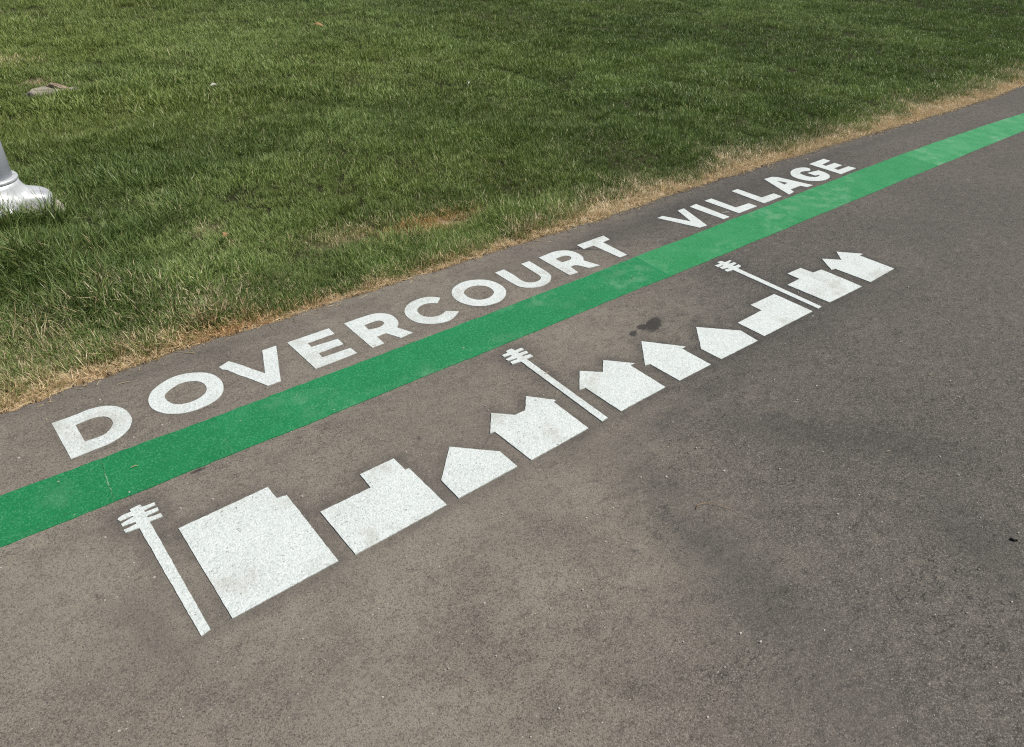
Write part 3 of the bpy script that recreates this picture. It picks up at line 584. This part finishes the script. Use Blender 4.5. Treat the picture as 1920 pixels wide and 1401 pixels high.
# ------------------------------------------------------------------ lamp post at the lawn edge
post = thing('lamp_post', (POLE[0], POLE[1], 0), 'grey metal lamp post with flared silver base in the grass', 'lamp post')
def revolve(name, prof, mat, parent, seg=48, lobes=None, loc=(0, 0, 0), smooth=True):
    V, F = [], []
    th = np.linspace(0, 2 * math.pi, seg, endpoint=False)
    for r, z, lw in prof:
        for t in th:
            rr = r + (lw * lobes(t) if lobes else 0)
            V.append((rr * math.cos(t), rr * math.sin(t), z))
    m = len(prof)
    for i in range(m - 1):
        for j in range(seg):
            a, b = i * seg + j, i * seg + (j + 1) % seg
            F.append((a, b, b + seg, a + seg))
    F.append(tuple(range(seg))[::-1])
    F.append(tuple((m - 1) * seg + j for j in range(seg)))
    o = mesh_obj(name, V, F, mat, parent, smooth)
    o.location = loc
    return o
def lobe(t):
    d = (t + math.pi / 4 + 0.10) % (math.pi / 2) - math.pi / 4
    return math.exp(-(d / 0.47) ** 4)
revolve('concrete_footing', [(0.305, -0.12, 0), (0.305, 0.006, 0), (0.298, 0.020, 0), (0.282, 0.027, 0), (0.02, 0.029, 0)], M_CONC, post)
base = revolve('base_cover', [(0.172, 0.029, .070), (0.178, 0.034, .080), (0.180, 0.050, .086), (0.180, 0.085, .086), (0.179, 0.100, .081), (0.176, 0.112, .071), (0.171, 0.121, .056), (0.165, 0.127, .040), (0.158, 0.133, .025), (0.151, 0.142, .013), (0.145, 0.157, .006), (0.139, 0.180, .001), (0.134, 0.205, 0)], M_CAST, post, 160, lobe)
revolve('collar', [(0.120, 0.203, 0), (0.134, 0.203, 0), (0.139, 0.206, 0), (0.141, 0.213, 0), (0.139, 0.220, 0), (0.130, 0.223, 0), (0.112, 0.223, 0)], M_CAST, post, 64)
revolve('pole', [(0.118, 0.10, 0), (0.117, 0.5, 0), (0.102, 3.0, 0), (0.080, 6.5, 0), (0.05, 6.52, 0)], M_POLE, post, 64)

# ------------------------------------------------------------------ stone in the lawn and small litter
def lump(name, rx, ry, rz, mat, seed, parent=None, sub=3, rough=0.25):
    bm = bmesh.new()
    bmesh.ops.create_icosphere(bm, subdivisions=sub, radius=1.0)
    rr = random.Random(seed)
    off = [rr.uniform(0, 50) for _ in range(3)]
    for v in bm.verts:
        c = v.co
        n = math.sin(c.x * 3.1 + off[0]) * math.sin(c.y * 2.7 + off[1]) + 0.6 * math.sin(c.z * 5.3 + off[2] + c.x * 4) + 0.4 * math.sin(c.y * 9 + off[0]) * math.sin(c.x * 8 + off[2])
        k = 1 + rough * n * 0.5
        v.co = Vector((c.x * rx * k, c.y * ry * k, (max(-0.6, min(0.72, c.z)) * rz) * k))
    me = bpy.data.meshes.new(name)
    bm.to_mesh(me); bm.free()
    me.materials.append(mat)
    o = bpy.data.objects.new(name, me)
    COL.objects.link(o)
    if parent: o.parent = parent
    return o
zr = float(soil_z(*ROCK))
st = lump('stone', 0.19, 0.13, 0.075, M_ROCK, 3, sub=4)
st.location = (ROCK[0], ROCK[1], zr - 0.012); st.rotation_euler = (0.05, 0, -0.5)
tag(st, 'flat pale brown stone half sunk in the lawn behind the lamp post', 'stone')
wd = lump('bark_piece', 0.10, 0.026, 0.022, M_WOOD, 8, sub=4, rough=0.5)
wd.location = (ROCK[0] + 0.09, ROCK[1] + 0.03, zr + 0.052); wd.rotation_euler = (0.1, 0.12, -0.75)
tag(wd, 'broken piece of bark lying on the flat stone', 'bark')
pb = lump('pebble', 0.036, 0.03, 0.03, M_CONC, 12)
pb.location = (ROCK[0] + 0.175, ROCK[1] - 0.06, zr + 0.034)
tag(pb, 'whitish pebble at the end of the flat stone', 'pebble')

def leaf(name, mat, L, W, loc, rz, curl, label, cat):
    V, F = [], []
    N = 8
    for i in range(N + 1):
        u = i / N
        w = W * math.sin(math.pi * min(0.97, max(0.03, u))) ** 0.8 * (1 + 0.25 * math.sin(u * 17))
        z = curl * math.sin(u * math.pi)
        x = (u - 0.5) * L
        V += [(x, -w, z + 0.4 * curl), (x, 0, z), (x, w, z + 0.5 * curl)]
    for i in range(N):
        a = i * 3
        F += [(a, a + 3, a + 4, a + 1), (a + 1, a + 4, a + 5, a + 2)]
    n = len(V)
    V += [(x, y, z - 0.0015) for x, y, z in V]
    F += [tuple(n + q for q in reversed(f)) for f in F[:]]
    o = mesh_obj(name, V, F, mat, None, True)
    o.location = loc
    o.rotation_euler = (0.2, 0.1, rz)
    return tag(o, label, cat)
def on_lawn(x, y, up): return (x, y, float(soil_z(x, y)) + up)
leaf('paper_scrap', M_PALE, 0.075, 0.018, on_lawn(2.2, 6.68, 0.055), 0.4, 0.012, 'small whitish scrap lying on the lawn behind the lamp post', 'litter')
leaf('curled_leaf', M_PALE, 0.055, 0.014, on_lawn(4.16, 5.62, 0.055), 1.1, 0.018, 'small pale curled leaf on the lawn above the letter U', 'leaf')
leaf('dry_leaf', M_LEAF, 0.12, 0.035, on_lawn(4.40, 9.08, 0.06), -0.6, 0.02, 'brown dry leaf lying far up the lawn', 'leaf')
leaf('fallen_leaf', M_LEAF, 0.05, 0.014, on_lawn(1.10, 3.60, 0.05), 0.9, 0.01, 'small tan leaf caught in the grass near the brown patches', 'leaf')

def tube(name, pts, r, mat, label=None, cat=None, seg=6):
    V, F = [], []
    P = [Vector(p) for p in pts]
    for i, p in enumerate(P):
        d = (P[min(i + 1, len(P) - 1)] - P[max(i - 1, 0)]).normalized()
        s = d.cross(Vector((0, 0, 1))).normalized(); u = s.cross(d)
        rr = r * (1 - 0.6 * i / (len(P) - 1))
        for j in range(seg):
            t = 2 * math.pi * j / seg
            V.append(p + (s * math.cos(t) + u * math.sin(t)) * rr)
    for i in range(len(P) - 1):
        for j in range(seg):
            a, b = i * seg + j, i * seg + (j + 1) % seg
            F.append((a, b, b + seg, a + seg))
    F.append(tuple(range(seg))[::-1]); F.append(tuple((len(P) - 1) * seg + j for j in range(seg)))
    o = mesh_obj(name, V, F, mat, None, True)
    return tag(o, label, cat) if label else o
tube('twig', [(1.515, .845, .004), (1.535, .853, .006), (1.56, .843, .007), (1.585, .815, .006), (1.607, .777, .004)], 0.0011, M_LEAF, 'thin curved brown twig lying on the open tarmac', 'twig')
tube('grass_stalk', [(3.632, 2.342, .006), (3.655, 2.340, .010), (3.685, 2.322, .012)], 0.0024, M_PALE, 'pale dry stalk lying beside the letter I', 'stalk')
db = lump('black_debris', 0.010, 0.004, 0.004, M_DARK, 21, sub=3, rough=0.7)
db.location = (2.195, .165, 0.004); db.rotation_euler = (0, 0, -1.1)
tag(db, 'small black crumb of debris on the tarmac at the photo edge', 'debris')

# loose grit and clippings
def scatter_mesh(name, items, mat, label):
    V, F = [], []
    for v, f in items:
        n = len(V)
        V += v
        F += [tuple(n + q for q in ff) for ff in f]
    o = mesh_obj(name, V, F, mat)
    return tag(o, label, kind='stuff')
items = []
for _ in range(900):
    x = random.uniform(-0.4, 5.5); y = random.uniform(-0.1, 2.66)
    if y > 1.9 and random.random() < 0.45: continue
    s = random.choice((0.0011, 0.0014, 0.0018, 0.0022, 0.0022, 0.0032)) * random.uniform(0.8, 1.25)
    c = random.uniform(0, 6.28); e = random.uniform(1.0, 1.8)
    ring = [(x + s * e * math.cos(c + q) * random.uniform(.8, 1.1), y + s * math.sin(c + q) * random.uniform(.8, 1.1)) for q in (0, 1.25, 2.5, 3.8, 5.0)]
    zb = 0.0
    v = [(a, b, zb - 0.002) for a, b in ring] + [(x + (a - x) * .75, y + (b - y) * .75, zb + s * 1.1) for a, b in ring]
    f = [(i, (i + 1) % 5, 5 + (i + 1) % 5, 5 + i) for i in range(5)] + [(5, 6, 7, 8, 9)]
    items.append((v, f))
scatter_mesh('grit', items, M_GRIT, 'loose pale grit sprinkled over the tarmac')
items = []
for _ in range(800):
    x = random.uniform(-0.5, 9.5)
    y = float(edge_y(x)) - random.expovariate(1 / 0.018) + 0.02
    s = random.choice((0.0012, 0.0016, 0.002, 0.0028)) * random.uniform(0.8, 1.2)
    c = random.uniform(0, 6.28)
    ring = [(x + s * 1.2 * math.cos(c + q) * random.uniform(.7, 1.15), y + s * math.sin(c + q) * random.uniform(.7, 1.15)) for q in (0, 1.25, 2.5, 3.8, 5.0)]
    v = [(a, b, -0.012) for a, b in ring] + [(x + (a - x) * .7, y + (b - y) * .7, s * 1.1) for a, b in ring]
    items.append((v, [(i, (i + 1) % 5, 5 + (i + 1) % 5, 5 + i) for i in range(5)] + [(5, 6, 7, 8, 9)]))
scatter_mesh('edge_crumbs', items, M_CRUMB, 'dark crumbs of tarmac and soil along the path edge')
items = []
for _ in range(800):
    x = random.uniform(-0.5, 9.0)
    d = random.expovariate(1 / 0.02)
    y = float(edge_y(x)) - d + 0.015
    if random.random() < 0.05:
        y = random.uniform(0.3, 2.6)
    L = random.uniform(0.012, 0.045); a = random.uniform(0, math.pi); w = random.uniform(0.0007, 0.0014)
    if y < 2.55: L *= 0.45
    dx, dy = math.cos(a), math.sin(a)
    zc = 0.003 if y > float(edge_y(x)) - 0.3 else 0.0062
    v, m = [], 3
    for q in range(m):
        u = q / (m - 1) - 0.5
        bx = x + dx * L * u - dy * 0.12 * L * (u * u); by = y + dy * L * u + dx * 0.12 * L * (u * u)
        z = zc + 0.004 * (0.25 - u * u) * random.uniform(0, 4)
        v += [(bx - dy * w, by + dx * w, z), (bx + dy * w, by - dx * w, z), (bx, by, z + 1.4 * w)]
    f = []
    for q in range(m - 1):
        a0 = q * 3
        f += [(a0, a0 + 1, a0 + 4, a0 + 3), (a0 + 1, a0 + 2, a0 + 5, a0 + 4), (a0 + 2, a0, a0 + 3, a0 + 5)]
    items.append((v, f))
scatter_mesh('straw_clippings', items, M_STRAW, 'dry straw clippings strewn along the tarmac edge')

# ------------------------------------------------------------------ grass
def tuft(i, n, spread, hgt, wid, lean, curl, flat=0.0):
    r = np.random.default_rng(500 + i)
    th = r.random(n) * 2 * np.pi
    rad = spread * np.sqrt(r.random(n))
    bx, by = rad * np.cos(th), rad * np.sin(th)
    az = th + r.normal(0, 0.9, n)
    L = hgt * r.uniform(0.55, 1.15, n)
    w = wid * r.uniform(0.7, 1.25, n) * 0.5
    l1 = np.clip(np.abs(r.normal(lean, 0.22, n)), 0, 1.45) + flat
    l2 = np.clip(l1 + np.abs(r.normal(curl, 0.3, n)), 0, 1.75)
    fa = az + np.pi / 2 + r.normal(0, 0.7, n)
    wx, wy = np.cos(fa) * w, np.sin(fa) * w
    d = np.stack([np.cos(az), np.sin(az)], 1)
    def pt(b, s, l):
        return np.stack([b[:, 0] + d[:, 0] * s * np.sin(l), b[:, 1] + d[:, 1] * s * np.sin(l), b[:, 2] + s * np.cos(l)], 1)
    b0 = np.stack([bx, by, np.full(n, -0.012)], 1)
    p1 = pt(b0, L * 0.5 + 0.012, l1)
    p2 = pt(p1, L * 0.5, l2)
    p2[:, 2] = np.maximum(p2[:, 2], 0.004)
    W = np.stack([wx, wy, 0 * wx], 1)
    V = np.stack([b0 - W, b0 + W, p1 + W * 0.85, p1 - W * 0.85, p2], 1).reshape(-1, 3)
    F = []
    for q in range(n):
        a = q * 5
        F += [(a, a + 1, a + 2, a + 3), (a + 3, a + 2, a + 4)]
    me = bpy.data.meshes.new('tuft_%02d' % i)
    me.from_pydata([tuple(v) for v in V], [], F)
    me.materials.append(M_GRASS)
    at = me.attributes.new('rnd', 'FLOAT', 'POINT')
    at.data.foreach_set('value', np.repeat(r.random(n), 5))
    return bpy.data.objects.new('tuft_%02d' % i, me)
tuft_col = bpy.data.collections.new('tuft_library')
specs = [(26, .034, .056, .0032, .34, .40, 0)] * 8 + [(24, .040, .125, .0036, .36, .55, 0)] * 4 + [(22, .044, .074, .0042, 1.00, .30, .15)] * 4 + [(30, .055, .058, .0052, .34, .4, 0)] * 6
for i, s in enumerate(specs):
    tuft_col.objects.link(tuft(i, *s))

def sample(r0, r1, dens, a0, a1):
    n = int(dens * 0.5 * (a1 - a0) * (r1 * r1 - r0 * r0))
    r = np.sqrt(RNG.random(n) * (r1 * r1 - r0 * r0) + r0 * r0)
    a = a0 + RNG.random(n) * (a1 - a0)
    x, y = r * np.sin(a), r * np.cos(a)          # angle from +Y towards +X
    k = y > edge_y(x) + 0.002
    return x[k], y[k]
a0, a1 = math.radians(-14), math.radians(80)
parts = []
for r0, r1, dens, far in ((2.4, 4.2, 1300, 0), (4.2, 6.5, 900, 0), (6.5, 10, 420, 1), (10, 16, 230, 1), (16, 24, 110, 1)):
    x, y = sample(r0, r1, dens, a0, a1)
    parts.append((x, y, np.full(len(x), far)))
# extra fringe along the edge
n = 9000
x = RNG.random(n) * 11 - 0.8
y = edge_y(x) + RNG.random(n) ** 1.5 * 0.4 - 0.004
parts.append((x, y, np.zeros(n)))
n = 220
ta = -np.pi / 2 + RNG.normal(-0.45, 0.55, n)
tr_ = 0.28 + RNG.random(n) * 0.12
x, y = POLE[0] + tr_ * np.cos(ta), POLE[1] + tr_ * np.sin(ta)
parts.append((x, y, np.full(n, 2.0)))
gx_ = np.concatenate([q[0] for q in parts]); gy_ = np.concatenate([q[1] for q in parts]); gf = np.concatenate([q[2] for q in parts])
rp = np.hypot(gx_ - POLE[0], gy_ - POLE[1])
rk = np.hypot((gx_ - ROCK[0] - 0.02) / 0.20, (gy_ - ROCK[1] - 0.05) / 0.11)
front = gy_ < POLE[1] - 0.02
keep = (rp > np.where(front, np.where(gx_ > POLE[0] + 0.17, 0.325, 0.272), 0.315)) & (rk > 1.0)
gx_, gy_, gf, rp = gx_[keep], gy_[keep], gf[keep], rp[keep]
rim = gf == 2
gf = np.where(rim, 0, gf)
N = len(gx_)
d = gy_ - edge_y(gx_)
dry = dryness(gx_, gy_)
tall = np.maximum.reduce([1.1 * gauss(gx_, gy_, 0.1, 3.75, .55, .55), 0.9 * gauss(gx_, gy_, 0.05, 3.3, .5, .35), 1.15 * np.exp(-((rp - .30) / .12) ** 2) * (gy_ < POLE[1] - .05) * (gx_ < POLE[0] + .2), 0.5 * gauss(gx_, gy_, .95, 4.65, .13, .13), 0.45 * gauss(gx_, gy_, .75, 4.3, .2, .15),
                          0.5 * sstep(.55, .8, vnoise(gx_, gy_, 2.6, 40)) * sstep(.05, .25, d) * sstep(1.6, .6, d)])
tall *= 0.65 + 0.6 * vnoise(gx_, gy_, 7, 41)
u = RNG.random(N)
idx = RNG.integers(0, 8, N)
idx = np.where(gf > 0, 16 + RNG.integers(0, 6, N), idx)
is_tall = ((gf == 0) & (u < tall * 0.8)) | rim
idx = np.where(is_tall, 8 + RNG.integers(0, 4, N), idx)
is_flat = (gf == 0) & (d < 0.4) & (dry > 0.55) & (RNG.random(N) < 0.82)
idx = np.where(is_flat, 12 + RNG.integers(0, 4, N), idx)
sc = RNG.uniform(0.75, 1.2, N) * (0.58 + 0.84 * vnoise(gx_, gy_, 3.3, 42)) * (0.85 + 0.3 * vnoise(gx_, gy_, 0.8, 43))
sc = np.where(is_tall, sc * (0.55 + 0.6 * np.clip(tall, 0, 1)), sc)
sc *= 1 - 0.25 * sstep(0.5, 0.95, dry)
sc *= 0.6 + 0.4 * sstep(0.0, 0.12, d)
sc = np.where(rim, RNG.uniform(1.0, 1.75, N), sc)
la = 2 * np.pi * vnoise(gx_, gy_, 0.7, 44) * 2
lm = 0.10 + 0.34 * vnoise(gx_, gy_, 2.4, 45)
lx, ly = np.cos(la) * lm, np.sin(la) * lm
near_edge = sstep(0.22, 0.0, d)
ly = ly - 0.45 * near_edge                       # fringe flops over the tarmac
rot = np.stack([-ly + RNG.normal(0, .10, N), lx + RNG.normal(0, .10, N), RNG.random(N) * 6.283], 1)
tone_ = np.clip(0.42 + 0.9 * (vnoise(gx_, gy_, 0.45, 46) - 0.5) + 1.0 * (vnoise(gx_, gy_, 2.1, 47) - 0.5) + 0.75 * (vnoise(gx_, gy_, 6.0, 48) - 0.5) + RNG.normal(0, .09, N), 0, 1)
tone_ = np.clip(tone_ - 0.38 * np.clip(tall, 0, 1) - 0.24 * sstep(2.2, 0.6, gx_) * sstep(5.6, 4.2, gy_) - 0.28 * sstep(2.5, 6.5, gx_ - 0.35 * gy_ + 1), 0, 1)  # final term here and in the warm tint paints shade over the right side
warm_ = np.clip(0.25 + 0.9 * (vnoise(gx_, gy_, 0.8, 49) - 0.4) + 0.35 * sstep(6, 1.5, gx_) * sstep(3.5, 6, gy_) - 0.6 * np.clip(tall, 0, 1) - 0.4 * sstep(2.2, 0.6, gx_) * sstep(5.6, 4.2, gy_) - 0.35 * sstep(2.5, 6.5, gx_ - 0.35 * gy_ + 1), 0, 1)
rust_ = np.clip(0.55 * sstep(3.0, 1.6, gx_) * sstep(0.3, 0.05, d) * (0.4 + vnoise(gx_, gy_, 4, 60)) + 1.2 * gauss(gx_, gy_, 2.1, 3.2, .5, .14), 0, 1)
gm = bpy.data.meshes.new('grass')
gm.vertices.add(N)
gm.vertices.foreach_set('co', np.stack([gx_, gy_, soil_z(gx_, gy_)], 1).astype(np.float32).ravel())
gm.update()
grass = bpy.data.objects.new('grass', gm)
COL.objects.link(grass)
tag(grass, 'green mown lawn with a straw dry fringe along the tarmac', 'grass', kind='stuff')
gm.materials.append(M_GRASS)
add_attr(grass, 'rot', rot.astype(np.float32), 'FLOAT_VECTOR')
add_attr(grass, 'sc', sc.astype(np.float32))
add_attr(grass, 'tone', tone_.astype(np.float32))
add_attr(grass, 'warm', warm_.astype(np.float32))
add_attr(grass, 'dry', dry.astype(np.float32))
add_attr(grass, 'rust', rust_.astype(np.float32))
ia = gm.attributes.new('idx', 'INT', 'POINT'); ia.data.foreach_set('value', idx.astype(np.int32))
ng = bpy.data.node_groups.new('grass_scatter', 'GeometryNodeTree')
ng.interface.new_socket('Geometry', in_out='INPUT', socket_type='NodeSocketGeometry')
ng.interface.new_socket('Geometry', in_out='OUTPUT', socket_type='NodeSocketGeometry')
gi = ng.nodes.new('NodeGroupInput'); go = ng.nodes.new('NodeGroupOutput')
ci = ng.nodes.new('GeometryNodeCollectionInfo')
ci.inputs['Collection'].default_value = tuft_col
ci.inputs['Separate Children'].default_value = True
ci.inputs['Reset Children'].default_value = True
ip = ng.nodes.new('GeometryNodeInstanceOnPoints')
def named(nm, typ):
    nd = ng.nodes.new('GeometryNodeInputNamedAttribute')
    nd.data_type = typ
    nd.inputs['Name'].default_value = nm
    return nd.outputs['Attribute']
e2r = ng.nodes.new('FunctionNodeEulerToRotation')
ng.links.new(named('rot', 'FLOAT_VECTOR'), e2r.inputs[0])
ip.inputs['Pick Instance'].default_value = True
ng.links.new(gi.outputs[0], ip.inputs['Points'])
ng.links.new(ci.outputs[0], ip.inputs['Instance'])
ng.links.new(named('idx', 'INT'), ip.inputs['Instance Index'])
ng.links.new(e2r.outputs[0], ip.inputs['Rotation'])
ng.links.new(named('sc', 'FLOAT'), ip.inputs['Scale'])
ng.links.new(ip.outputs[0], go.inputs[0])
md = grass.modifiers.new('grass_scatter', 'NODES')
md.node_group = ng
